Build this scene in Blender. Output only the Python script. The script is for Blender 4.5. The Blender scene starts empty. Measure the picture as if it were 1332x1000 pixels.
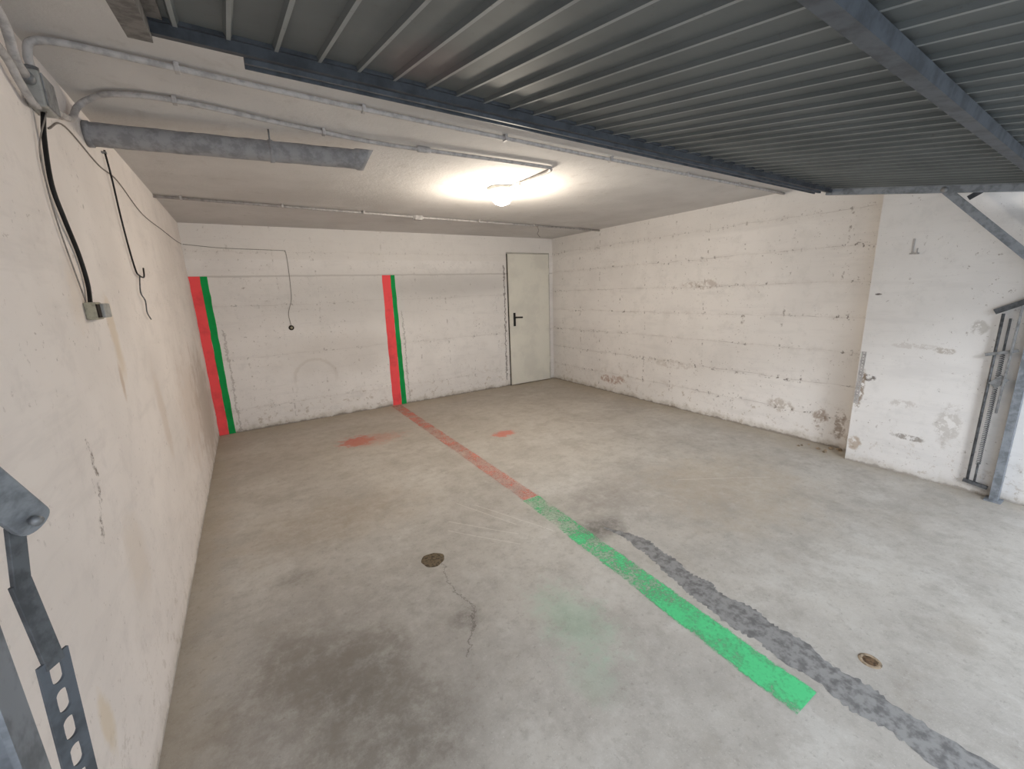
import bpy, math, random
from mathutils import Vector, Matrix
random.seed(4)
S=bpy.context.scene
try:
    S.view_settings.view_transform='Standard'
except Exception: pass

# ---------------- room dimensions (metres) ----------------
XL,XR,YB,ZC=-0.467,4.379,5.65,2.313
XC,YC=4.15,1.32

# ---------------- material node helper ----------------
def srgb(r,g,b):
    f=lambda c:(c/255/12.92) if c/255<=.04045 else ((c/255+.055)/1.055)**2.4
    return (f(r),f(g),f(b),1)
class NG:
    def __init__(s,name,rough=.8,metal=0.0,spec=.3):
        s.mat=bpy.data.materials.new(name); s.mat.use_nodes=True
        s.t=s.mat.node_tree; s.n=s.t.nodes; s.l=s.t.links
        s.b=s.n['Principled BSDF']; s.b.inputs['Roughness'].default_value=rough
        s.b.inputs['Metallic'].default_value=metal
        s.b.inputs['Specular IOR Level'].default_value=spec
        g=s.n.new('ShaderNodeNewGeometry'); s.pos=g.outputs['Position']
        x=s.n.new('ShaderNodeSeparateXYZ'); s.l.new(s.pos,x.inputs[0])
        s.x,s.y,s.z=x.outputs
    def put(s,sock,v):
        if isinstance(v,bpy.types.NodeSocket): s.l.new(v,sock)
        else: sock.default_value=v
    def m(s,op,a,b=None,c=None):
        n=s.n.new('ShaderNodeMath'); n.operation=op
        for i,v in enumerate((a,b,c)):
            if v is not None: s.put(n.inputs[i],v)
        return n.outputs[0]
    def ss(s,x,lo,hi,a=0.,b=1.):
        n=s.n.new('ShaderNodeMapRange'); n.interpolation_type='SMOOTHSTEP'
        s.put(n.inputs[0],x)
        if lo>hi: lo,hi,a,b=hi,lo,b,a
        for i,v in zip((1,2,3,4),(lo,hi,a,b)): n.inputs[i].default_value=v
        return n.outputs[0]
    def noise(s,scale,detail=4,rough=.6,stretch=None,off=(0,0,0)):
        n=s.n.new('ShaderNodeTexNoise'); n.inputs['Scale'].default_value=scale
        n.inputs['Detail'].default_value=detail; n.inputs['Roughness'].default_value=rough
        v=s.n.new('ShaderNodeVectorMath'); v.operation='MULTIPLY_ADD'
        s.l.new(s.pos,v.inputs[0]); v.inputs[1].default_value=stretch or (1,1,1); v.inputs[2].default_value=off
        s.l.new(v.outputs[0],n.inputs['Vector']); return n.outputs['Fac']
    def mix(s,f,a,b):
        n=s.n.new('ShaderNodeMix'); n.data_type='RGBA'
        s.put(n.inputs[0],f); s.put(n.inputs[6],a); s.put(n.inputs[7],b); return n.outputs[2]
    def mul(s,a,b): return s.m('MULTIPLY',a,b)
    def blob(s,u,v,cu,cv,ru,rv,nz,amp=.8,soft=.5):
        du=s.m('MULTIPLY_ADD',u,1/ru,-cu/ru); dv=s.m('MULTIPLY_ADD',v,1/rv,-cv/rv)
        d=s.m('SQRT',s.m('MULTIPLY_ADD',du,du,s.m('MULTIPLY',dv,dv)))
        d=s.m('MULTIPLY_ADD',nz,amp*2,s.m('SUBTRACT',d,amp))
        return s.ss(d,1+soft,1-soft)
    def line(s,u,v,u0,v0,u1,v1,w,nz,amp):
        L=math.hypot(u1-u0,v1-v0); tx,ty=(u1-u0)/L,(v1-v0)/L
        al=s.m('MULTIPLY_ADD',u,tx,s.m('MULTIPLY_ADD',v,ty,-(u0*tx+v0*ty)))
        pe=s.m('MULTIPLY_ADD',u,-ty,s.m('MULTIPLY_ADD',v,tx,u0*ty-v0*tx-amp/2))
        pe=s.m('ABSOLUTE',s.m('MULTIPLY_ADD',nz,amp,pe))
        inside=s.m('COMPARE',al,L/2,L/2)
        return s.m('MULTIPLY',inside,s.ss(pe,w,w*.3))
    def color(s,c): s.put(s.b.inputs['Base Color'],c)
    def bump(s,h,strength=.3,dist=.01):
        n=s.n.new('ShaderNodeBump'); n.inputs['Strength'].default_value=strength
        n.inputs['Distance'].default_value=dist; s.put(n.inputs['Height'],h)
        s.l.new(n.outputs[0],s.b.inputs['Normal'])

def simple(name,c,rough=.6,metal=0.,var=.25,scale=30,c2=None,bump=.1):
    g=NG(name,rough,metal); n=g.noise(scale,4,.65)
    base=srgb(*c); dk=srgb(*(c2 or [int(v*(1-var)) for v in c]))
    g.color(g.mix(g.ss(n,.4,.65),base,dk)); g.bump(n,bump,.004); return g.mat

def wall_mat(name,base,along,seams=None,dots=0.,stainc=(165,148,128),extra=None,dirt=1.0,speck=1.0,seamw=1.0):
    g=NG(name,.9,0,.15); u=g.x if along=='x' else g.y
    n1=g.noise(1.3,3); n2=g.noise(7,5,.7); n3=g.noise(38,4,.7); n4=g.noise(2.6,3,.5,off=(7,3,1))
    nh=g.noise(1.6,4,.7,stretch=(1,1,7))
    c=g.mix(g.ss(n1,.35,.7),srgb(*base),srgb(*[int(v*.96) for v in base]))
    c=g.mix(g.mul(g.ss(nh,.5,.72),.30),c,srgb(*[int(v*.89) for v in base]))
    c=g.mix(g.mul(g.ss(n2,.5,.70),.36),c,srgb(*[int(v*.90) for v in base]))
    hgt=g.mul(n2,.6)
    if seams:
        off,per=seams
        zz=g.m('MULTIPLY_ADD',n4,.06,g.m('SUBTRACT',g.z,.03))
        fr=g.m('PINGPONG',g.m('SUBTRACT',zz,off),per/2)   # 0 on a board seam
        br=g.ss(g.noise(6,5,.75,off=(3,1,5)),.45,.62)
        sm=g.mul(g.ss(fr,.0045,.001),g.m('MULTIPLY_ADD',br,.8,.2))
        c=g.mix(g.mul(sm,.5*seamw),c,srgb(156,147,140))
        soft=g.mul(g.mul(g.ss(fr,.035,.0),.15*seamw),g.ss(n2,.4,.6))
        c=g.mix(soft,c,srgb(192,182,175))
        bd=g.m('FLOOR',g.m('DIVIDE',g.m('SUBTRACT',zz,off),per))
        t=g.m('FRACT',g.mul(g.m('SINE',g.mul(bd,12.98)),43.7))
        c=g.mix(g.mul(t,.09),c,srgb(190,184,180))
        hgt=g.m('SUBTRACT',hgt,g.mul(sm,.12))
        if dots:
            dn=g.noise(26,3,.65,off=(2,2,9)); dd=g.ss(dn,.59,.65)
            near=g.ss(fr,.035,.008)
            dk=g.mul(g.mul(dd,near),g.ss(n4,.42,.55))
            c=g.mix(g.mul(dk,.75*dots),c,srgb(92,80,72))
            uf=g.m('PINGPONG',g.m('MULTIPLY_ADD',n1,.15,u),.21)
            vs=g.mul(g.ss(uf,.014,.003),g.ss(g.noise(16,4,.7,off=(5,8,2)),.55,.64))
            c=g.mix(g.mul(vs,.6*dots),c,srgb(118,104,94))
    sp=g.mul(g.ss(n3,.62,.70),g.ss(n4,.38,.58))
    c=g.mix(g.mul(sp,.6*speck),c,srgb(130,116,106))
    low=g.ss(g.m('MULTIPLY_ADD',n4,1.0,g.m('SUBTRACT',g.z,.5)),.5,.0)
    chn=g.noise(14,5,.8,off=(1,6,3))
    chip=g.mul(g.ss(chn,.56,.62),low)
    c=g.mix(g.mul(chip,.5*dirt),c,srgb(*stainc))
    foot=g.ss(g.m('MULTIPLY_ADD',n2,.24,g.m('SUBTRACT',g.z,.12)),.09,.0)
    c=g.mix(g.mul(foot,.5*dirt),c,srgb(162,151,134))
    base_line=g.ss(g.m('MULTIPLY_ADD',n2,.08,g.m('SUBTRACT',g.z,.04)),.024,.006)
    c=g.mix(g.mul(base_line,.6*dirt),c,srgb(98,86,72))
    if extra: c=extra(g,c,u,n1,n2,n3,chn)
    g.color(c)
    g.bump(g.m('SUBTRACT',g.m('MULTIPLY_ADD',n3,.25,hgt),g.mul(chip,.3)),.28,.010)
    return g.mat

def blobs(g,c,u,L,nz,amp=1.0,soft=.35,tex=None):
    for b in L:
        f=g.mul(g.blob(u,g.z,b[0],b[1],b[2],b[3],nz,amp,soft),b[5])
        if tex is not None: f=g.mul(f,tex)
        c=g.mix(f,c,srgb(*b[4]))
    return c
def left_extra(g,c,u,n1,n2,n3,ch):
    d=srgb(122,108,96); br=g.ss(n3,.40,.60)
    for a in [(1.70,1.11,1.73,.98,.016),(1.73,.98,1.66,.86,.010),(1.66,.86,1.62,.80,.018)]:
        c=g.mix(g.mul(g.mul(g.line(u,g.z,a[0],a[1],a[2],a[3],a[4],ch,.12),.8),br),c,d)
    return blobs(g,c,u,[(2.25,1.20,.02,.07,(184,154,120),.5),(2.3,1.36,.05,.14,(212,188,154),.45),(1.98,1.55,.09,.12,(222,204,186),.35),
              (2.9,.9,.08,.22,(208,190,174),.4),(4.9,.5,.6,.5,(172,152,136),.55),(4.0,.7,.5,.35,(205,186,172),.4),
              (1.33,.42,.03,.08,(214,188,138),.35),(1.9,.6,.12,.15,(215,200,184),.35)],n2,1.1,.5)
def back_extra(g,c,u,n1,n2,n3,ch):
    top=g.ss(g.z,1.945,1.965); c=g.mix(g.mul(top,.5),c,srgb(230,225,220))
    edge=g.mul(g.ss(g.m('ABSOLUTE',g.m('SUBTRACT',g.m('MULTIPLY_ADD',n2,.02,g.z),1.78)),.016,.004),.4)
    c=g.mix(edge,c,srgb(165,158,152))
    c=g.mix(g.mul(g.blob(u,g.z,1.3,1.5,1.3,.3,n1,.5,.6),.4),c,srgb(190,187,184))
    c=g.mix(g.mul(g.blob(u,g.z,2.6,1.62,1.0,.16,n1,.5,.6),.45),c,srgb(180,177,174))
    c=g.mix(g.mul(g.blob(u,g.z,.9,.8,.7,.25,n2,.7,.6),.25),c,srgb(186,178,168))
    du=g.m('SUBTRACT',u,.62); dv=g.m('SUBTRACT',g.z,.52)
    r=g.m('SQRT',g.m('MULTIPLY_ADD',du,du,g.mul(dv,dv)))
    ring=g.mul(g.ss(g.m('ABSOLUTE',g.m('SUBTRACT',g.m('MULTIPLY_ADD',n2,.08,r),.28)),.03,.003),g.ss(g.z,.4,.6))
    c=g.mix(g.mul(ring,.18),c,srgb(170,156,138))
    c=g.mix(g.mul(g.line(u,g.z,-.25,.0,-.25,1.2,.012,ch,.14),.4),c,srgb(110,95,85))
    c=g.mix(g.mul(g.line(u,g.z,1.79,.05,1.79,1.3,.010,ch,.16),.5),c,srgb(110,98,88))
    c=g.mix(g.mul(g.line(u,g.z,3.42,.1,3.44,1.9,.016,ch,.14),.7),c,srgb(86,75,66))
    return c
def right_extra(g,c,u,n1,n2,n3,ch):
    tex=g.ss(ch,.44,.54)
    c=blobs(g,c,u,[(1.62,.25,.06,.10,(150,130,114),.7),(1.47,.22,.04,.16,(142,122,106),.7),(4.3,.2,.24,.06,(175,142,126),.7),
              (2.43,1.13,.022,.04,(135,120,108),.8),(2.9,1.5,.26,.045,(184,171,162),.6),(1.98,.3,.12,.06,(178,166,154),.6),(3.3,.55,.3,.05,(190,180,171),.4)],n2,1.2,.25,tex)
    return g.mix(g.mul(g.ss(g.z,2.0,2.05),.3),c,srgb(216,212,208))
def col_extra(g,c,u,n1,n2,n3,ch):
    tex=g.ss(ch,.42,.52)
    return blobs(g,c,u,[(1.24,.72,.04,.025,(80,70,62),.85),(.85,.98,.05,.02,(160,148,136),.6),(1.29,.62,.03,.16,(140,122,104),.8),
              (1.26,1.38,.02,.008,(70,60,55),.9),(1.27,.16,.04,.06,(172,152,132),.7),(.95,.3,.09,.02,(125,115,105),.7),
              (.7,1.15,.04,.05,(155,148,140),.5),(1.0,.55,.08,.03,(180,172,165),.45),(.75,.45,.06,.14,(172,164,156),.45),(1.0,1.0,.12,.02,(190,182,176),.45)],n2,1.2,.25,tex)

M_left=wall_mat('plaster_left',(240,232,227),'y',extra=left_extra,dirt=.6,speck=.8)
M_back=wall_mat('plaster_back',(242,238,235),'x',seams=(.27,.59),extra=back_extra,dots=.7,seamw=.7)
M_right=wall_mat('plaster_right',(243,239,236),'y',seams=(.28,.30),dots=1.,extra=right_extra)
M_col=wall_mat('plaster_column',(232,229,227),'y',extra=col_extra,dirt=.8)
def ceil_mat():
    g=NG('ceiling_plaster',.9,0,.15); n1=g.noise(1.1,4); n2=g.noise(9,5,.7); n3=g.noise(60,2,.6)
    c=g.mix(g.ss(n1,.35,.7),srgb(212,209,207),srgb(198,195,193))
    c=g.mix(g.mul(g.ss(n2,.55,.7),.35),c,srgb(182,177,173))
    g.color(c); g.bump(g.m('MULTIPLY_ADD',n3,.4,n2),.35,.009); return g.mat
M_ceil=ceil_mat()

def floor_mat():
    g=NG('worn_concrete',.75,0,.2); X,Y=g.x,g.y
    n1=g.noise(.9,4,.6); n2=g.noise(4.5,6,.72); n3=g.noise(34,5,.75); n4=g.noise(140,2,.6); nf=g.noise(1.9,6,.74,off=(4,9,2))
    nm=g.noise(13,5,.76,off=(2,5,0))
    c=g.mix(g.ss(n1,.35,.68),srgb(194,190,184),srgb(176,172,167))
    c=g.mix(g.mul(g.ss(n2,.44,.66),.42),c,srgb(157,152,146))
    c=g.mix(g.mul(g.ss(nf,.50,.64),.45),c,srgb(208,206,202))
    c=g.mix(g.mul(g.ss(nf,.46,.34),.30),c,srgb(160,152,141))
    c=g.mix(g.mul(g.ss(nm,.50,.64),.28),c,srgb(150,145,139))
    c=g.mix(g.mul(g.ss(nm,.46,.34),.20),c,srgb(212,210,206))
    c=g.mix(g.mul(g.ss(n3,.56,.68),.38),c,srgb(134,128,122))
    c=g.mix(g.mul(g.ss(n4,.62,.72),.30),c,srgb(228,226,223))
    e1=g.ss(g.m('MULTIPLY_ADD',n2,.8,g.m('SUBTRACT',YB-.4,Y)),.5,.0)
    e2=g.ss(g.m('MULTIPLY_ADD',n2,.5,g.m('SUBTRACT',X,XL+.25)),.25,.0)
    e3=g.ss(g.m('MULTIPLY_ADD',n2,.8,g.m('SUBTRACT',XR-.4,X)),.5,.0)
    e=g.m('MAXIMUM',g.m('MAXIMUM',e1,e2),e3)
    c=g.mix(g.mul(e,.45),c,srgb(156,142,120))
    c=g.mix(g.mul(g.ss(Y,2.0,5.0),.26),c,srgb(188,171,148))
    br=g.ss(nm,.36,.60)
    for b in [(.16,1.52,.20,.20,(100,92,83),.75),(.02,1.70,.20,.18,(114,105,96),.65),(.24,1.2,.25,.2,(118,111,102),.6),(-.12,1.5,.2,.35,(134,126,118),.4),
              (.02,2.35,.1,.09,(132,125,117),.45),(.35,1.8,.5,.5,(156,150,143),.45),(.66,1.56,.07,.07,(120,114,108),.55),
              (1.72,1.76,.16,.10,(96,92,89),.75),(2.0,2.05,.4,.2,(148,142,136),.55),(.3,2.9,.6,.3,(168,156,140),.5),(2.9,1.6,.6,.5,(182,169,151),.5)]:
        f=g.mul(g.blob(X,Y,b[0],b[1],b[2],b[3],n2,1.1,.6),g.m('MULTIPLY_ADD',br,.5*b[5],.5*b[5]))
        c=g.mix(f,c,srgb(*b[4]))
    for b in [(.80,4.45,.15,.15,(196,100,86),.8,.4),(.97,4.4,.26,.16,(192,134,116),.5,.6),(2.16,3.69,.12,.08,(208,116,100),.75,.4),
              (1.08,1.27,.12,.20,(132,184,154),.32,.8),(.95,1.0,.08,.10,(134,180,152),.2,.8)]:
        c=g.mix(g.mul(g.blob(X,Y,b[0],b[1],b[2],b[3],nm,1.6,b[6]),b[5]),c,srgb(*b[4]))
    nc=g.noise(9,5,.75,off=(1,1,1))
    for l in [(.75,2.02,.70,1.80,.005,.14),(.70,1.80,.73,1.62,.006,.14),(.73,1.62,.58,1.36,.006,.16)]:
        c=g.mix(g.mul(g.line(X,Y,l[0],l[1],l[2],l[3],l[4],nc,l[5]),.5),c,srgb(96,90,84))
    for l in [(3.0,3.6,3.3,3.2,.008,.05),(.9,2.3,1.2,1.9,.004,.04),(.95,2.4,1.25,2.0,.004,.04),(1.1,2.6,1.3,2.1,.004,.05),(1.2,2.5,1.45,1.9,.004,.05),(2.7,1.9,3.3,1.5,.005,.06)]:
        c=g.mix(g.mul(g.line(X,Y,*l[:5],n1,l[5]),.45),c,srgb(228,225,220))
    g.color(c)
    g.put(g.b.inputs['Roughness'],g.ss(n2,.3,.7,.6,.88))
    g.bump(g.m('MULTIPLY_ADD',n3,.7,g.m('ADD',n2,nm)),.22,.009)
    return g.mat
M_floor=floor_mat()

def paint_mat(name,col,lo=None,hi=None,grad=None,amax=.92,edge=None):
    g=NG(name,.7,0,.2)
    n=g.noise(60,3,.7); n2=g.noise(5,4,.65)
    g.color(g.mix(g.ss(n2,.4,.7),srgb(*col),srgb(*[int(v*.90) for v in col])))
    if lo is not None:
        w=g.m('MULTIPLY_ADD',n,.42,g.mul(n2,.58))
        for y0,y1,amt in grad or []: w=g.m('ADD',w,g.ss(g.y,y0,y1,0,amt))
        a,b,hw=edge   # paint thins toward the very edges of the line
        dist=g.m('ABSOLUTE',g.m('SUBTRACT',g.x,g.m('MULTIPLY_ADD',g.y,a,b)))
        w=g.m('ADD',w,g.ss(dist,hw*.82,hw*1.02,0,.16))
        g.put(g.b.inputs['Alpha'],g.ss(w,hi,lo,0,amax))
    g.bump(n,.1,.002)
    return g.mat
M_red=paint_mat('red_wall_paint',(255,92,96))
M_green=paint_mat('green_wall_paint',(20,160,80))
M_redf=paint_mat('faded_red_floor_paint',(232,142,126),.36,.74,[(2.25,2.7,.05),(3.4,5.2,-.06)],.62,(0,1.585,.070))
M_greenf=paint_mat('green_floor_paint',(92,216,146),.42,.72,[(.9,1.5,.07),(1.5,2.2,.05)],.94,(.0368,1.497,.078))
M_grey=simple('galvanised_steel',(150,152,154),.45,.4,.2)
M_lever=simple('worn_grey_lever',(142,147,153),.5,.3,.2)
M_link=simple('dark_worn_link',(98,101,105),.5,.3,.25)
M_rod=simple('dull_grey_rod',(108,110,113),.5,.3,.3)
M_conduit=simple('painted_conduit',(186,182,180),.6,0,.15)
M_bluegrey=simple('blue_grey_painted_steel',(88,94,102),.6,.1,.2,14)
M_slate=simple('slate_painted_steel',(94,99,106),.55,.15,.2,20)
M_bluelight=simple('weathered_blue_steel',(144,150,158),.6,.1,.2,18)
M_brown=simple('dusty_grey_steel',(124,121,118),.65,.1,.25)
M_beam=simple('dark_beam_steel',(76,81,88),.6,.1,.2,10)
M_black=simple('black_rubber',(32,30,30),.55,0,.3)
M_pvc=simple('lagged_pipe_coating',(158,157,159),.8,0,.15,20,bump=.6)
M_box=simple('grey_plastic',(172,171,167),.5,0,.12)
M_socket=simple('dirty_beige_plastic',(176,170,150),.5,0,.2)
M_door=simple('cream_door_enamel',(234,231,220),.45,0,.04,3,bump=.02)
M_doorframe=simple('pale_door_frame',(198,194,184),.5,0,.08,8)
M_dark=simple('dark_gap',(60,52,46),.9,0,.3)
M_rust=simple('rusty_iron',(120,98,76),.9,.1,.4,60,bump=.6)
M_drain=simple('dirty_drain_fill',(116,103,84),.9,0,.35,60,bump=.8)
M_asph=simple('grey_mortar_repair',(150,150,150),.95,0,.3,22,c2=(112,111,112),bump=.7)
M_rubble=simple('plaster_rubble',(170,152,130),.9,0,.4,30,bump=.8)
M_wire=simple('thin_wire_insulation',(146,138,131),.6,0,.2)
def panel_mat(name,a,b):
    g=NG(name,.65,.05,.3); n=g.noise(2.2,4,.6); n2=g.noise(40,4,.7)
    c=g.mix(g.ss(n,.35,.7),srgb(*a),srgb(*b))
    c=g.mix(g.mul(g.ss(n2,.6,.7),.35),c,srgb(84,83,81))
    c=g.mix(g.mul(g.blob(g.x,g.y,.55,1.3,.10,.16,n,.8,.6),.12),c,srgb(150,80,75))  # faint reddish reflection painted into the sheet colour
    g.color(c); g.bump(n2,.1,.002); return g.mat
M_panel=panel_mat('ribbed_sheet_steel',(100,105,106),(86,91,92))
M_rib=panel_mat('worn_rib_crest_steel',(142,146,146),(124,128,128))

# ---------------- mesh helpers ----------------
import bmesh
def finish(name,verts,faces,mat,parent=None,smooth=False,bevel=0,kind=None,label=None,cat=None,group=None,solid=0,mat2=None,pick=None):
    c=Vector((sum(v[0] for v in verts),sum(v[1] for v in verts),sum(v[2] for v in verts)))/len(verts)
    me=bpy.data.meshes.new(name); me.from_pydata([tuple(Vector(v)-c) for v in verts],[],faces); me.update()
    bm=bmesh.new(); bm.from_mesh(me); bmesh.ops.recalc_face_normals(bm,faces=bm.faces); bm.to_mesh(me); bm.free()
    me.materials.append(mat)
    if mat2: me.materials.append(mat2)
    for i,p in enumerate(me.polygons):
        p.use_smooth=smooth
        if pick and pick(i): p.material_index=1
    o=bpy.data.objects.new(name,me); bpy.context.collection.objects.link(o)
    if parent:
        o.parent=parent; o.location=c-Vector(parent.location)
    else: o.location=c
    if solid:
        s=o.modifiers.new('s','SOLIDIFY'); s.thickness=solid; s.offset=0
    if bevel:
        b=o.modifiers.new('b','BEVEL'); b.width=bevel; b.segments=2; b.limit_method='ANGLE'
    if kind: o['kind']=kind
    if label: o['label']=label
    if cat: o['category']=cat
    if group: o['group']=group
    return o
def empty(name,loc,label,cat,group=None):
    e=bpy.data.objects.new(name,None); e.empty_display_size=.1; e.location=loc
    bpy.context.collection.objects.link(e); e['label']=label; e['category']=cat
    if group: e['group']=group
    return e
BF=[(0,1,3,2),(4,6,7,5),(0,4,5,1),(2,3,7,6),(0,2,6,4),(1,5,7,3)]
def boxv(a,b): return [(x,y,z) for x in (a[0],b[0]) for y in (a[1],b[1]) for z in (a[2],b[2])]
def boxes(lst,fr=lambda p:p):
    V,F=[],[]
    for a,b in lst:
        k=len(V); V+=[fr(p) for p in boxv(a,b)]; F+=[tuple(i+k for i in f) for f in BF]
    return V,F
def box(name,a,b,mat,**k):
    V,F=boxes([(a,b)]); return finish(name,V,F,mat,**k)
def catmull(P,n=8):
    P=[Vector(p) for p in P]
    if len(P)<3: return P
    Q=[P[0]*2-P[1]]+P+[P[-1]*2-P[-2]]; out=[]
    for i in range(1,len(Q)-2):
        for j in range(n):
            t=j/n; a,b,c,d=Q[i-1:i+3]
            out.append(.5*((2*b)+(c-a)*t+(2*a-5*b+4*c-d)*t*t+(3*b-a-3*c+d)*t**3))
    out.append(P[-1]); return out
def tubev(P,r,seg=12,rf=None):
    V,F=[],[]; up=Vector((.13,.21,.97)); N=len(P)
    for i,p in enumerate(P):
        t=(P[min(i+1,N-1)]-P[max(i-1,0)]).normalized()
        a=t.cross(up)
        if a.length<.1: a=t.cross(Vector((1,0,0)))
        a.normalize(); b=t.cross(a); up=a.cross(t) if a.cross(t).length>0 else up
        rr=r if rf is None else rf(i/(N-1))
        for k in range(seg):
            an=2*math.pi*k/seg; V.append(p+a*math.cos(an)*rr+b*math.sin(an)*rr)
    for i in range(N-1):
        for k in range(seg):
            F.append((i*seg+k,i*seg+(k+1)%seg,(i+1)*seg+(k+1)%seg,(i+1)*seg+k))
    F.append(tuple(range(seg))); F.append(tuple((N-1)*seg+k for k in range(seg)))
    return V,F
def tube(name,P,r,mat,smooth_path=True,seg=12,rf=None,**k):
    Q=catmull(P) if smooth_path else [Vector(p) for p in P]
    V,F=tubev(Q,r,seg,rf); return finish(name,V,F,mat,smooth=True,**k)
def lathe(name,c,prof,mat,seg=32,axis='z',**k):
    V,F=[],[]; n=len(prof)
    for i in range(seg):
        a=2*math.pi*i/seg
        for r,h in prof:
            x,y=r*math.cos(a),r*math.sin(a)
            if axis=='z': V.append((c[0]+x,c[1]+y,c[2]+h))
            elif axis=='x': V.append((c[0]+h,c[1]+x,c[2]+y))
            else: V.append((c[0]+x,c[1]+h,c[2]+y))
    for i in range(seg):
        for j in range(n-1):
            F.append((i*n+j,i*n+j+1,((i+1)%seg)*n+j+1,((i+1)%seg)*n+j))
    return finish(name,V,F,mat,smooth=True,**k)

# ---------------- room shell ----------------
T=.12
box('floor',(XL-T,-4.0,-.15),(7.0,YB+T,0),M_floor,kind='structure',label='worn grey concrete garage floor with stains')
box('ceiling',(XL-T,.15,ZC),(XR+T,YB+T,ZC+.15),M_ceil,kind='structure',label='off-white plastered concrete ceiling')
box('wall_left',(XL-T,-.3,0),(XL,YB,ZC),M_left,kind='structure',label='stained cream plaster side wall')
box('wall_back',(XL-T,YB,0),(XR+T,YB+T,ZC),M_back,kind='structure',label='dirty white board-marked back wall')
box('wall_right',(XR,YC-.02,0),(XR+T,YB,ZC),M_right,kind='structure',label='dirty white wall with horizontal board seams')
box('wall_column',(XC,-.25,0),(XR+T,YC,ZC),M_col,kind='structure',label='projecting chipped white plaster pier beside garage door')

# ---------------- steel door in back wall ----------------
d=empty('door_1',(3.88,YB,0),'cream painted steel door with black lever handle','door'); d['kind']='structure'
box('door_leaf',(3.50,YB-.030,.012),(4.275,YB-.006,2.065),M_door,parent=d,bevel=.003)
box('door_gap',(3.486,YB-.008,.0),(3.50,YB-.002,2.07),M_dark,parent=d,label='dark gap beside the door leaf')
V,F=boxes([((3.486,YB-.014,2.068),(4.30,YB-.002,2.088)),((4.28,YB-.016,0),(4.30,YB-.002,2.088))])
finish('door_frame',V,F,M_doorframe,parent=d)
box('handle_plate',(3.565,YB-.038,.96),(3.605,YB-.030,1.17),M_black,parent=d,bevel=.003)
tube('lever_handle',[(3.585,YB-.035,1.10),(3.585,YB-.08,1.10),(3.60,YB-.09,1.10),(3.70,YB-.09,1.095)],.011,M_black,parent=d)
for hz in (.3,1.75):
    tube('hinge',[(4.278,YB-.028,hz),(4.278,YB-.028,hz+.10)],.006,M_door,False,parent=d)

# ---------------- painted stripes ----------------
def stripe(name,x0,x1,x2,x3,z1,mat,label):
    n=24; V,F=[],[]
    for i in range(n+1):
        t=i/n; z=t*z1+.003
        a=x2+(x0-x2)*t+random.uniform(-.003,.003); b=x3+(x1-x3)*t+random.uniform(-.003,.003)
        V+=[(a,YB-.0025,z),(b,YB-.0025,z),(a,YB-.0002,z),(b,YB-.0002,z)]
    for i in range(n):
        k=4*i; F+=[(k,k+1,k+5,k+4),(k+1,k+3,k+7,k+5),(k+2,k,k+4,k+6)]
    finish(name,V,F,mat,label=label,cat='painted stripe')
stripe('painted_stripe',XL+.004,-.366,XL+.004,-.370,1.77,M_red,'red painted vertical stripe in the wall corner')
stripe('painted_stripe',-.366,-.300,-.370,-.306,1.77,M_green,'green painted vertical stripe beside corner red stripe')
stripe('painted_stripe',1.568,1.678,1.548,1.670,1.765,M_red,'red painted vertical stripe on open wall')
stripe('painted_stripe',1.678,1.735,1.670,1.740,1.765,M_green,'green painted vertical stripe on open wall')
def fstripe(name,ya,yb,w0,w1,mat,label):
    n=60; V,F=[],[]
    cx=lambda y:1.497+y*.0368 if y<2.34 else 1.585
    for i in range(n+1):
        t=i/n; y=ya+(yb-ya)*t; w=(w0+(w1-w0)*t)/2
        V+=[(cx(y)-w+random.uniform(-.002,.002),y,.002),(cx(y)+w+random.uniform(-.002,.002),y,.002)]
    for i in range(n): F.append((2*i,2*i+1,2*i+3,2*i+2))
    finish(name,V,F,mat,label=label,cat='floor marking')
fstripe('floor_line',2.34,5.62,.145,.14,M_redf,'faded worn red painted line on concrete')
fstripe('floor_line',.485,2.335,.158,.155,M_greenf,'bright green painted line on concrete')

# ---------------- mortar repair strip ----------------
cl=[(1.74,1.74,.02),(1.79,1.60,.06),(1.80,1.48,.11),(1.785,1.38,.095),(1.77,1.28,.13),(1.74,1.15,.12),(1.74,1.06,.17),(1.72,.98,.14),(1.725,.85,.19),(1.72,.74,.15),(1.72,.63,.175),(1.705,.50,.13),(1.70,.40,.165),(1.70,.28,.13),(1.69,.1,.15),(1.68,-.5,.14)]
V,F=[],[]; pts=catmull([(a,b,c) for a,b,c in cl],12)
for p in pts:
    w=p.z/2; j=lambda:random.uniform(-.009,.009)
    V+=[(p.x-w+j(),p.y,.0005),(p.x-w*.6,p.y,.003),(p.x+w*.6,p.y,.003),(p.x+w+j(),p.y,.0005)]
for i in range(len(pts)-1):
    for k in range(3): F.append((4*i+k,4*i+k+1,4*i+k+5,4*i+k+4))
finish('mortar_repair_strip',V,F,M_asph,smooth=True,label='rough dark grey mortar repair strip in concrete floor',cat='floor patch')

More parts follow.
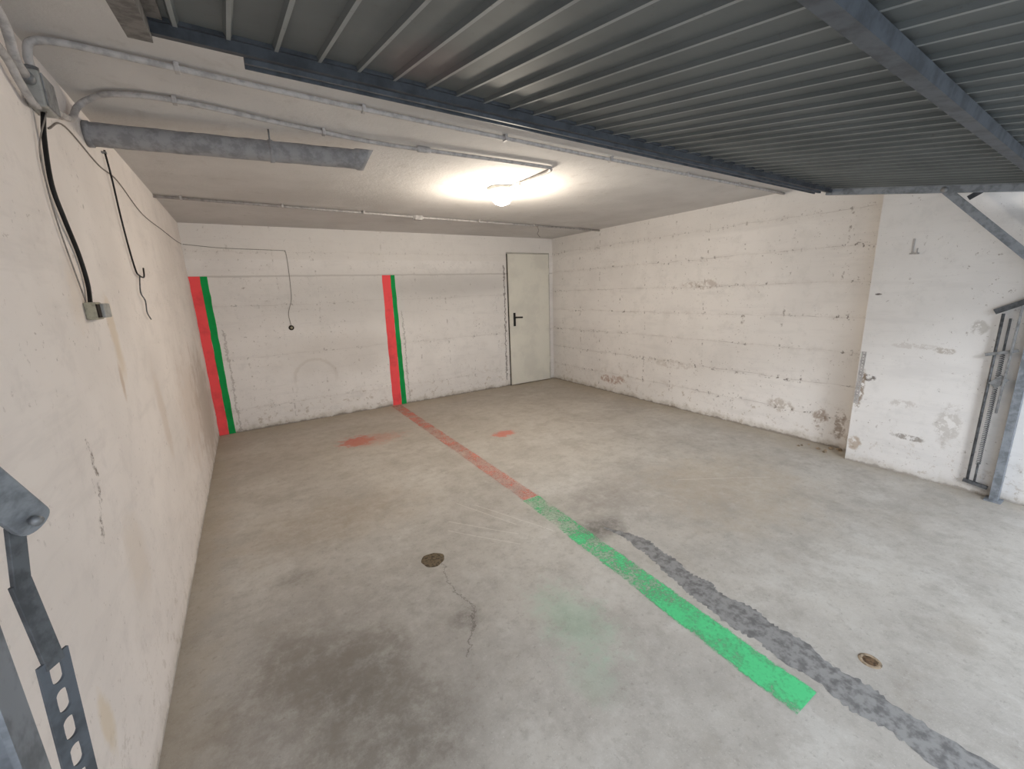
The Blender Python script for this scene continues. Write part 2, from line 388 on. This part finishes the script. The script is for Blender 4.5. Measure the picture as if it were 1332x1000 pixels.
def disc(name,x,y,r,mat,label,cat,sq=1.,dome=.004):
    n=28; V=[(x,y,dome)]; F=[]
    for ring,(rr,z) in enumerate(((.6,dome),(.92,dome*.7),(1.0,.0005))):
        for i in range(n):
            a=2*math.pi*i/n; q=r*rr*(1+.05*math.sin(3*a+1)+.03*math.sin(7*a))
            V.append((x+q*math.cos(a),y+q*sq*math.sin(a),z))
    for i in range(n):
        j=(i+1)%n; F.append((0,1+i,1+j))
        for k in range(2): F.append((1+k*n+i,1+(k+1)*n+i,1+(k+1)*n+j,1+k*n+j))
    return finish(name,V,F,mat,smooth=True,label=label,cat=cat)
disc('floor_plug',.705,2.07,.066,M_drain,'round brown filled hole in the concrete floor','floor plug')
fd=empty('floor_drain',(1.915,.43,0),'small oval rusty drain set in the floor','drain')
lathe('drain_rim',(1.915,.43,.0),[(.024,.0008),(.026,.003),(.034,.003),(.038,.0005)],M_rubble,parent=fd)
lathe('drain_cover',(1.915,.43,.0),[(.0001,.002),(.02,.002),(.025,.001)],M_rust,parent=fd)

# ---------------- ceiling lamp ----------------
LX,LY=1.87,3.06
lamp=empty('ceiling_lamp',(LX,LY,ZC),'round glass bulkhead ceiling lamp switched on','lamp')
lathe('lamp_base',(LX,LY,ZC),[(.0001,0),(.11,0),(.115,-.010),(.105,-.024),(.085,-.028)],M_box,parent=lamp)
gl=NG('lit_glass',.3); e=gl.b; gl.color((1,1,1,1)); e.inputs['Emission Color'].default_value=(1,.90,.74,1); e.inputs['Emission Strength'].default_value=45
lathe('lamp_globe',(LX,LY,ZC-.026),[(.080,0),(.086,-.03),(.080,-.066),(.058,-.092),(.022,-.106),(.0001,-.108)],gl.mat,parent=lamp,label='glowing white glass dome')
pl=bpy.data.lights.new('lamp_bulb_light','POINT'); pl.energy=46; pl.color=(1,.89,.74); pl.shadow_soft_size=.07
po=bpy.data.objects.new('lamp_bulb_light',pl); po.location=(LX,LY,ZC-.215); bpy.context.collection.objects.link(po)

# ---------------- conduits / pipes ----------------
def clips(par,pts,mat=None):
    for (x,y,z) in pts:
        box('pipe_clip',(x-.008,y-.017,z-.014),(x+.008,y+.017,ZC),mat or M_conduit,parent=par,bevel=.003)
zc=ZC-.016
c1=empty('ceiling_conduit',(2,4.4,ZC),'thin pale conduit crossing the far ceiling','conduit')
tube('conduit_tube',[(XL,4.28,zc),(1.67,4.44,zc),(XR,4.56,zc)],.011,M_conduit,False,parent=c1)
lathe('junction_coupling',(1.67,4.44,zc),[(.011,-.06),(.024,-.055),(.024,.055),(.011,.06)],M_conduit,axis='x',parent=c1)
box('conduit_box',(1.63,4.41,ZC-.045),(1.71,4.48,ZC),M_conduit,parent=c1,bevel=.006)
tube('hanging_wire_end',[(3.25,4.5,zc),(3.28,4.5,ZC-.07),(3.25,4.49,ZC-.11),(3.29,4.49,ZC-.15)],.003,M_wire,parent=c1,seg=6)
clips(c1,[(x,4.28+(x-XL)*.0578,zc) for x in (-.3,.4,1.1,2.4,3.2,4.0)])
c2=empty('lamp_conduit',(.8,2.4,ZC),'grey conduit with elbow feeding the ceiling lamp','conduit')
tube('conduit_tube',[(XL+.02,2.06,2.15),(XL+.02,2.2,2.16),(XL+.022,2.33,2.19),(XL+.03,2.42,2.26),(XL+.08,2.40,zc-.005),(-.30,2.33,zc),(-.10,2.30,zc),(.30,2.37,zc),(.71,2.43,zc),(1.2,2.42,zc),(1.78,2.40,zc),(1.87,2.42,zc),(1.90,2.50,zc),(1.90,2.80,zc),(1.89,2.95,zc)],.011,M_conduit,parent=c2)
lathe('junction_coupling',(.98,2.428,zc),[(.012,-.04),(.016,-.036),(.016,.036),(.012,.04)],M_conduit,axis='x',parent=c2)
lathe('junction_coupling',(1.90,2.86,zc),[(.012,-.04),(.016,-.036),(.016,.036),(.012,.04)],M_conduit,axis='y',parent=c2)
clips(c2,[(-.12,2.30,zc),(.45,2.395,zc)])
c3=empty('long_conduit',(2,2.0,ZC),'long thin grey conduit fixed along the ceiling','conduit')
tube('conduit_tube',[(XL+.02,2.0,2.223),(XL+.022,1.99,2.25),(XL+.04,1.98,2.285),(-.36,1.98,zc),(-.2,1.99,zc),(.5,2.04,zc),(2,2.09,zc),(XR,2.14,zc)],.011,M_conduit,parent=c3)
clips(c3,[(x,y,zc) for x,y in ((-.08,2.0),(.56,2.044),(1.3,2.07),(2.1,2.093),(2.9,2.11),(3.6,2.125))])
c4=empty('big_drain_pipe',(.1,2.55,2.21),'thick rough grey drain pipe below the ceiling','pipe')
def rough_tube(name,A,B,r,mat,parent):
    A,B=Vector(A),Vector(B); n=60; P=[A.lerp(B,i/n) for i in range(n+1)]
    V,F=tubev(P,r,20); W=[]
    for i,v in enumerate(V):
        p=P[min(i//20,n)]; k=1+.03*math.sin(i//20*.6)*math.sin((i%20)*.9)+.035*random.random()
        W.append(p+(v-p)*k)
    return finish(name,W,F,mat,smooth=True,parent=parent)
rough_tube('pipe_body',(XL,2.60,2.215),(.62,2.472,2.215),.046,M_pvc,c4)
V,F=[],[]
A0=Vector((.60,2.475,2.215)); ax=Vector((1,-.1175,0)).normalized(); sd=Vector((.1175,1,0)).normalized(); N=24
prof=[(.0,.046,0),(.015,.052,0),(.075,.052,.6),(.07,.044,.6),(.03,.042,0)]
for t,rr,sl in prof:
    for k in range(N):
        a=2*math.pi*k/N; V.append(A0+ax*(t+sl*rr*math.sin(a))+sd*rr*math.cos(a)+Vector((0,0,rr*math.sin(a))))
for i in range(len(prof)-1):
    for k in range(N): F.append((i*N+k,i*N+(k+1)%N,(i+1)*N+(k+1)%N,(i+1)*N+k))
finish('pipe_socket_end',V,F,M_pvc,parent=c4,smooth=True)
for x in (XL+.012,.22):
    y=2.60-(x-XL)*.1175
    lathe('pipe_collar',(x,y,2.215),[(.046,-.010),(.051,-.009),(.051,.009),(.046,.010)],M_pvc,axis='x',parent=c4)
tube('pipe_hanger',[(.22,2.52,2.26),(.22,2.52,ZC)],.004,M_grey,False,parent=c4)

# junction box on side wall
jb=empty('junction_box',(XL,2.0,2.16),'grey junction box high on the side wall','junction box')
box('box_body',(XL,1.95,2.10),(XL+.045,2.06,2.20),M_box,parent=jb,bevel=.006)
box('box_lid',(XL+.045,1.955,2.105),(XL+.05,2.055,2.195),M_grey,parent=jb,bevel=.002)
for (a,b) in (((XL+.02,2.06,2.15),(XL+.02,2.085,2.15)),((XL+.02,1.925,2.17),(XL+.02,1.95,2.17)),((XL+.02,2.0,2.20),(XL+.02,2.0,2.222))):
    tube('cable_gland',[a,b],.017,M_grey,False,parent=jb)
tube('wall_conduit',[(XL+.02,1.94,2.17),(XL+.02,1.88,2.19),(XL+.03,1.82,2.25),(XL+.03,1.72,2.285),(XL+.03,1.45,2.29)],.012,M_conduit,label='grey conduit curving off the junction box',cat='conduit')
tube('wall_conduit',[(XL+.02,1.99,2.11),(XL+.02,1.93,2.10),(XL+.02,1.86,2.13),(XL+.02,1.78,2.17),(XL+.02,1.5,2.20)],.010,M_conduit,label='thin conduit running low past the junction box',cat='conduit')
tube('hanging_cable',[(XL+.02,2.01,2.10),(XL+.012,1.99,2.02),(XL+.01,1.955,1.88),(XL+.012,1.985,1.78),(XL+.01,2.05,1.68),(XL+.01,2.07,1.58),(XL+.012,2.03,1.50)],.0065,M_black,label='black cable hanging down to wall socket',cat='cable')
tube('hanging_cable',[(XL+.03,2.00,2.10),(XL+.008,1.94,1.98),(XL+.007,1.92,1.86),(XL+.007,1.93,1.76),(XL+.007,1.96,1.66),(XL+.007,2.01,1.52)],.0022,M_wire,label='thin grey wire beside the black cable',cat='cable',seg=6)
sk=empty('wall_socket',(XL,2.05,1.48),'beige surface socket box at cable end','socket')
box('socket_body',(XL,2.0,1.455),(XL+.03,2.08,1.515),M_socket,parent=sk,bevel=.004)
box('socket_cover',(XL+.03,2.045,1.46),(XL+.042,2.13,1.51),M_box,parent=sk,bevel=.004)
box('socket_shadow_gap',(XL+.0301,2.005,1.462),(XL+.034,2.04,1.508),M_dark,parent=sk)
lw=empty('loose_wire',(XL,2.84,2.22),'dark loose wire dangling with curled bare tail','cable')
tube('wire_strand',[(XL+.012,2.84,2.22),(XL+.013,2.86,2.10),(XL+.012,2.87,1.95),(XL+.011,2.90,1.80),(XL+.012,2.94,1.68),(XL+.012,3.00,1.655),(XL+.016,3.10,1.65),(XL+.016,3.14,1.70)],.004,M_black,seg=8,parent=lw)
tube('bare_tail',[(XL+.012,3.02,1.655),(XL+.014,2.96,1.61),(XL+.014,2.93,1.56),(XL+.016,2.99,1.52),(XL+.016,2.97,1.46),(XL+.014,3.05,1.42)],.003,M_rod,seg=8,parent=lw)
box('wire_staple',(XL,2.833,2.205),(XL+.018,2.850,2.213),M_grey,parent=lw)
tube('tacked_wire',[(XL+.0028,2.10,2.08),(XL+.0028,2.3,2.15),(XL+.0028,2.7,2.12),(XL+.0028,3.05,2.13),(XL+.0028,3.6,2.06),(XL+.0028,4.4,2.07),(XL+.0028,5.1,2.08),(XL+.0028,YB-.012,2.10)],.0028,M_wire,label='thin wire tacked along the side wall',cat='cable',seg=6)
tube('tacked_wire',[(XL+.012,YB-.003,2.10),(-.2,YB-.003,2.075),(0,YB-.003,2.065),(.44,YB-.003,2.055),(.48,YB-.003,2.045),(.49,YB-.003,2.0),(.49,YB-.003,1.8),(.485,YB-.003,1.65),(.475,YB-.004,1.5),(.44,YB-.006,1.40),(.42,YB-.006,1.32),(.43,YB-.007,1.205)],.0028,M_wire,label='thin wire running down the back wall',cat='cable',seg=6)
wp=empty('wall_outlet',(.43,YB,1.18),'tiny round outlet stub with bare wire','socket')
lathe('outlet_ring',(.43,YB,1.17),[(.0001,-.012),(.022,-.012),(.030,-.004),(.030,0)],M_dark,axis='y',parent=wp)
lathe('outlet_core',(.43,YB-.012,1.17),[(.0001,-.006),(.012,-.006),(.014,0)],M_socket,axis='y',parent=wp)

# ---------------- overhead garage door ----------------
TH=math.radians(10.0); ct,sn=math.cos(TH),math.sin(TH); Y0,Z0=1.615,2.20
X0,X1,H=-.10,3.97,2.10
def fr(p):   # door frame: x, s (outwards from inner edge), n (down); door hangs slightly skewed
    x,s_,n=p; return (x,Y0-.11*(X1-x)/(X1-X0)-s_*ct+n*sn,Z0-s_*sn-n*ct)
gd=empty('garage_door',((X0+X1)/2,.65,2.03),'dark grey ribbed steel up-and-over garage door, open overhead','garage door')
prof=[]; per=.113; x=X0
while x<X1-1e-6:
    prof+= [(x,0),(x+per*.38,0),(x+per*.43,.011),(x+per*.51,.011),(x+per*.56,0)]
    x+=per
prof=[(min(a,X1),b) for a,b in prof]+[(X1,0)]
V,F=[],[]
for a,b in prof: V+=[fr((a,0,b)),fr((a,H,b))]
for i in range(len(prof)-1): F.append((2*i,2*i+1,2*i+3,2*i+2))
finish('door_panel',V,F,M_panel,parent=gd,solid=.0015,mat2=M_rib,pick=lambda i:i%5==2)
V,F=boxes([((X0,.0,0),(X1,.030,.035)),((X0,.030,0),(X1,.045,.010))],fr)
finish('edge_beam',V,F,M_beam,parent=gd)
V,F=boxes([((.10,-.050,.0),(X1-.1,-.002,.006)),((.10,-.050,.006),(X1-.1,-.044,.052)),((.10,-.02,.006),(X1-.1,-.004,.047))],fr)
finish('seal_rail',V,F,M_bluegrey,parent=gd,label='blue-grey stiffening angle along the edge')
V,F=boxes([((X0-.05,0,-.01),(X0,H,.05)),((X0,0,.0),(X0+.03,H,.008))],fr)
finish('side_rail',V,F,M_brown,parent=gd)
V,F=boxes([((X1,-.01,-.01),(X1+.035,H,.050)),((X1-.035,0,.0),(X1,H,.012))],fr)
finish('side_rail',V,F,M_bluelight,parent=gd)
V,F=boxes([((X0,1.125,.012),(X1,1.165,.045)),((X0,1.110,.012),(X1,1.125,.02))],fr)
finish('cross_rail',V,F,M_bluegrey,parent=gd)
V,F=boxes([((X0,H-.04,0),(X1,H,.045))],fr)
finish('edge_beam',V,F,M_beam,parent=gd)

def bar(name,A,B,w,t,mat,wd,parent=None,**k):
    A,B=Vector(A),Vector(B); d=(B-A).normalized(); wd=Vector(wd); wd=(wd-d*wd.dot(d)).normalized(); n=d.cross(wd)
    V=[]
    for p in (A,B):
        for a in (-1,1):
            for b in (-1,1): V.append(p+wd*w/2*a+n*t/2*b)
    return finish(name,V,BF,mat,parent=parent,bevel=min(w,t)*.15,**k)
bar('support_arm',(3.99,.95,2.05),(4.02,.45,1.50),.045,.008,M_bluelight,(0,1,0),parent=gd,label='flat diagonal steel support arm')
bar('support_arm',(4.01,.84,1.98),(4.01,.76,2.03),.03,.008,M_beam,(0,1,0),parent=gd,label='short dark link between arm and rail')
tube('arm_pivot',[(3.965,.95,2.05),(4.01,.95,2.05)],.018,M_grey,False,parent=gd)

# ---------------- door posts ----------------
rp=empty('door_post',(4.11,.48,0),'weathered blue-grey steel door post on pier','door post','garage door posts')
V,F=boxes([((4.085,.44,0),(4.148,.446,2.15)),((4.085,.446,0),(4.091,.48,2.15)),((4.142,.446,0),(4.148,.48,2.15))])
finish('post_channel',V,F,M_bluelight,parent=rp)
box('base_plate',(4.06,.42,0),(4.149,.50,.008),M_bluelight,parent=rp)
tube('spring_rod',[(4.12,.60,.10),(4.12,.60,1.25)],.008,M_rod,False,parent=rp)
P=[(4.12+.010*math.cos(a*.8),.565+.010*math.sin(a*.8),.22+.0030*a*.55) for a in range(0,480)]
V,F=tubev([Vector(p) for p in P],.0025,6); finish('coil_spring',V,F,M_rod,parent=rp,smooth=True)
tube('spring_rod',[(4.12,.565,1.01),(4.12,.565,1.22)],.006,M_rod,False,parent=rp)
tube('spring_rod',[(4.12,.565,.08),(4.12,.565,.23)],.006,M_rod,False,parent=rp)
bar('lever_plate',(4.12,.64,1.26),(4.12,.46,1.36),.035,.008,M_link,(0,0,1),parent=rp)
bar('latch_bar',(4.10,.535,.60),(4.10,.525,1.30),.012,.012,M_grey,(0,1,0),parent=rp)
bar('latch_plate',(4.105,.58,.78),(4.105,.53,.84),.05,.006,M_grey,(0,0,1),parent=rp)
bar('lever_plate',(4.12,.62,.09),(4.12,.50,.07),.025,.02,M_rod,(0,0,1),parent=rp)
bar('lever_plate',(4.11,.64,.98),(4.11,.50,1.02),.02,.008,M_grey,(0,0,1),parent=rp)

lp=empty('door_post',(-.32,.64,0),'blue-grey steel door post by side wall','door post','garage door posts')
V,F=boxes([((-.37,.655,0),(-.290,.661,2.0)),((-.296,.615,0),(-.290,.655,2.0)),((-.37,.615,0),(-.364,.655,2.0))])
finish('post_channel',V,F,M_bluelight,parent=lp)
box('base_plate',(-.39,.60,0),(-.27,.69,.008),M_bluelight,parent=lp)
def capsule(name,A,B,wA,wB,t,mat,wd,parent,**k):
    A,B=Vector(A),Vector(B); d=(B-A).normalized(); wd=Vector(wd); wd=(wd-d*wd.dot(d)).normalized(); n=d.cross(wd)
    ring=[]
    for i in range(13):
        a=-math.pi/2+math.pi*i/12; ring.append(B+d*math.cos(a)*wB/2+wd*math.sin(a)*wB/2)
    for i in range(13):
        a=math.pi/2+math.pi*i/12; ring.append(A+d*math.cos(a)*wA/2+wd*math.sin(a)*wA/2)
    N=len(ring); V=[p+n*t/2 for p in ring]+[p-n*t/2 for p in ring]
    F=[tuple(range(N)),tuple(range(N,2*N))]+[(i,(i+1)%N,(i+1)%N+N,i+N) for i in range(N)]
    return finish(name,V,F,mat,parent=parent,bevel=t*.2,**k)
WD=(.5,.87,0)
capsule('lever_arm',(-.222,.505,1.395),(-.220,.598,1.288),.032,.032,.010,M_lever,WD,lp,label='rounded grey lever arm')
tube('arm_bolt',[(-.214,.588,1.290),(-.209,.584,1.289)],.005,M_grey,False,parent=lp)
bar('link_bar',(-.232,.60,1.285),(-.241,.60,1.215),.016,.005,M_link,WD,parent=lp)
bar('link_bar',(-.241,.60,1.222),(-.236,.60,1.115),.019,.005,M_link,WD,parent=lp)
def slotted(name,A,B,w,ncell,mat,wd,parent,hw_=.22,hl_=.38):
    A,B=Vector(A),Vector(B); L=(B-A).length; d=(B-A).normalized(); wd=Vector(wd); wd=(wd-d*wd.dot(d)).normalized()
    cell=L/ncell; V,F=[],[]; hw,hl=w/2,cell/2; ca_=math.atan2(hl,hw)
    AN=[]
    cor=[-ca_,ca_,math.pi-ca_,math.pi+ca_,2*math.pi-ca_]
    for q in range(4):
        for j in range(6): AN.append(cor[q]+(cor[q+1]-cor[q])*j/6)
    N=len(AN)
    for c in range(ncell):
        o=A+d*cell*(c+.5); k=len(V); r=w*hw_; sl=max(cell*hl_-r,0)
        for a in AN:
            ca,sa=math.cos(a),math.sin(a)
            m=min(hw/max(abs(ca),1e-6),hl/max(abs(sa),1e-6)); V.append(o+wd*ca*m+d*sa*m)
            off=0 if abs(sa)<1e-6 else (sl if sa>0 else -sl)
            V.append(o+wd*r*ca+d*(r*sa+off))
        for i in range(N):
            j=(i+1)%N; F.append((k+2*i,k+2*i+1,k+2*j+1,k+2*j))
    return finish(name,V,F,mat,parent=parent,solid=.003)
slotted('slotted_bar',(-.236,.60,1.125),(-.246,.60,.90),.032,6,M_slate,WD,lp,.21,.38)

# ---------------- pier details ----------------
br=empty('wall_bracket',(XC,1.10,1.72),'small white metal hook bracket on the pier','bracket')
V,F=boxes([((XC-.006,1.098,1.665),(XC,1.110,1.77)),((XC-.006,1.065,1.660),(XC,1.12,1.672))])
finish('bracket_plate',V,F,M_conduit,parent=br,bevel=.002)
tube('bracket_hook',[(XC-.004,1.075,1.665),(XC-.03,1.07,1.665),(XC-.038,1.07,1.68),(XC-.036,1.07,1.70)],.004,M_conduit,parent=br)
o=slotted('corner_bead_strip',(XC-.001,1.295,.93),(XC-.001,1.302,.50),.03,18,M_conduit,(0,1,0),None,.16,.2)
o['label']='exposed perforated corner bead strip on the pier'; o['category']='corner bead'
for i in range(9):
    x=4.25+random.uniform(-.08,.09); y=1.50+random.uniform(-.12,.2); r=random.uniform(.008,.022)
    V=[];F=[]
    for a in range(6):
        for b,zz in ((.9,0),(1,.5),(.5,1.)):
            q=r*b*random.uniform(.75,1.2); V.append((x+q*math.cos(a*1.047),y+q*math.sin(a*1.047),zz*r*.9))
    for a in range(6):
        n=(a+1)%6
        for k in range(2): F.append((3*a+k,3*n+k,3*n+k+1,3*a+k+1))
    F.append(tuple(3*a+2 for a in range(6))); F.append(tuple(3*a for a in range(6)))
    finish('rubble_piece',V,F,M_rubble,label='crumbled plaster fragment at the wall foot',cat='rubble',group='plaster crumbs by the pier')

# ---------------- light ----------------
W=bpy.data.worlds.new('World'); S.world=W; W.use_nodes=True
bg=W.node_tree.nodes['Background']; bg.inputs[0].default_value=(.83,.91,1,1); bg.inputs[1].default_value=2.25
# soft daylight falling in under the raised door
sl=bpy.data.lights.new('daylight_sun','SUN'); sl.energy=1.05; sl.angle=math.radians(15); sl.color=(.92,.96,1)
so=bpy.data.objects.new('daylight_sun',sl); so.rotation_euler=Vector((.75,1,-.52)).to_track_quat('-Z','Y').to_euler(); so.location=(-3,-4,4); bpy.context.collection.objects.link(so)

# ---------------- camera ----------------
def basis(yaw,pitch,roll):
    cy,sy=math.cos(yaw),math.sin(yaw); cp,sp=math.cos(pitch),math.sin(pitch)
    f=Vector((sy*cp,cy*cp,sp)); r=Vector((cy,-sy,0)); d=f.cross(r)
    return r*math.cos(roll)+d*math.sin(roll),d*math.cos(roll)-r*math.sin(roll),f
r,dn,f=basis(.5563,-.2201,.036)
cd=bpy.data.cameras.new('camera'); cam=bpy.data.objects.new('camera',cd); bpy.context.collection.objects.link(cam)
cam.matrix_world=Matrix((( r.x,-dn.x,-f.x,0),(r.y,-dn.y,-f.y,0),(r.z,-dn.z,-f.z,1.5),(0,0,0,1)))
cd.sensor_width=36; cd.lens=540/1332*36; cd.clip_start=.02; S.camera=cam
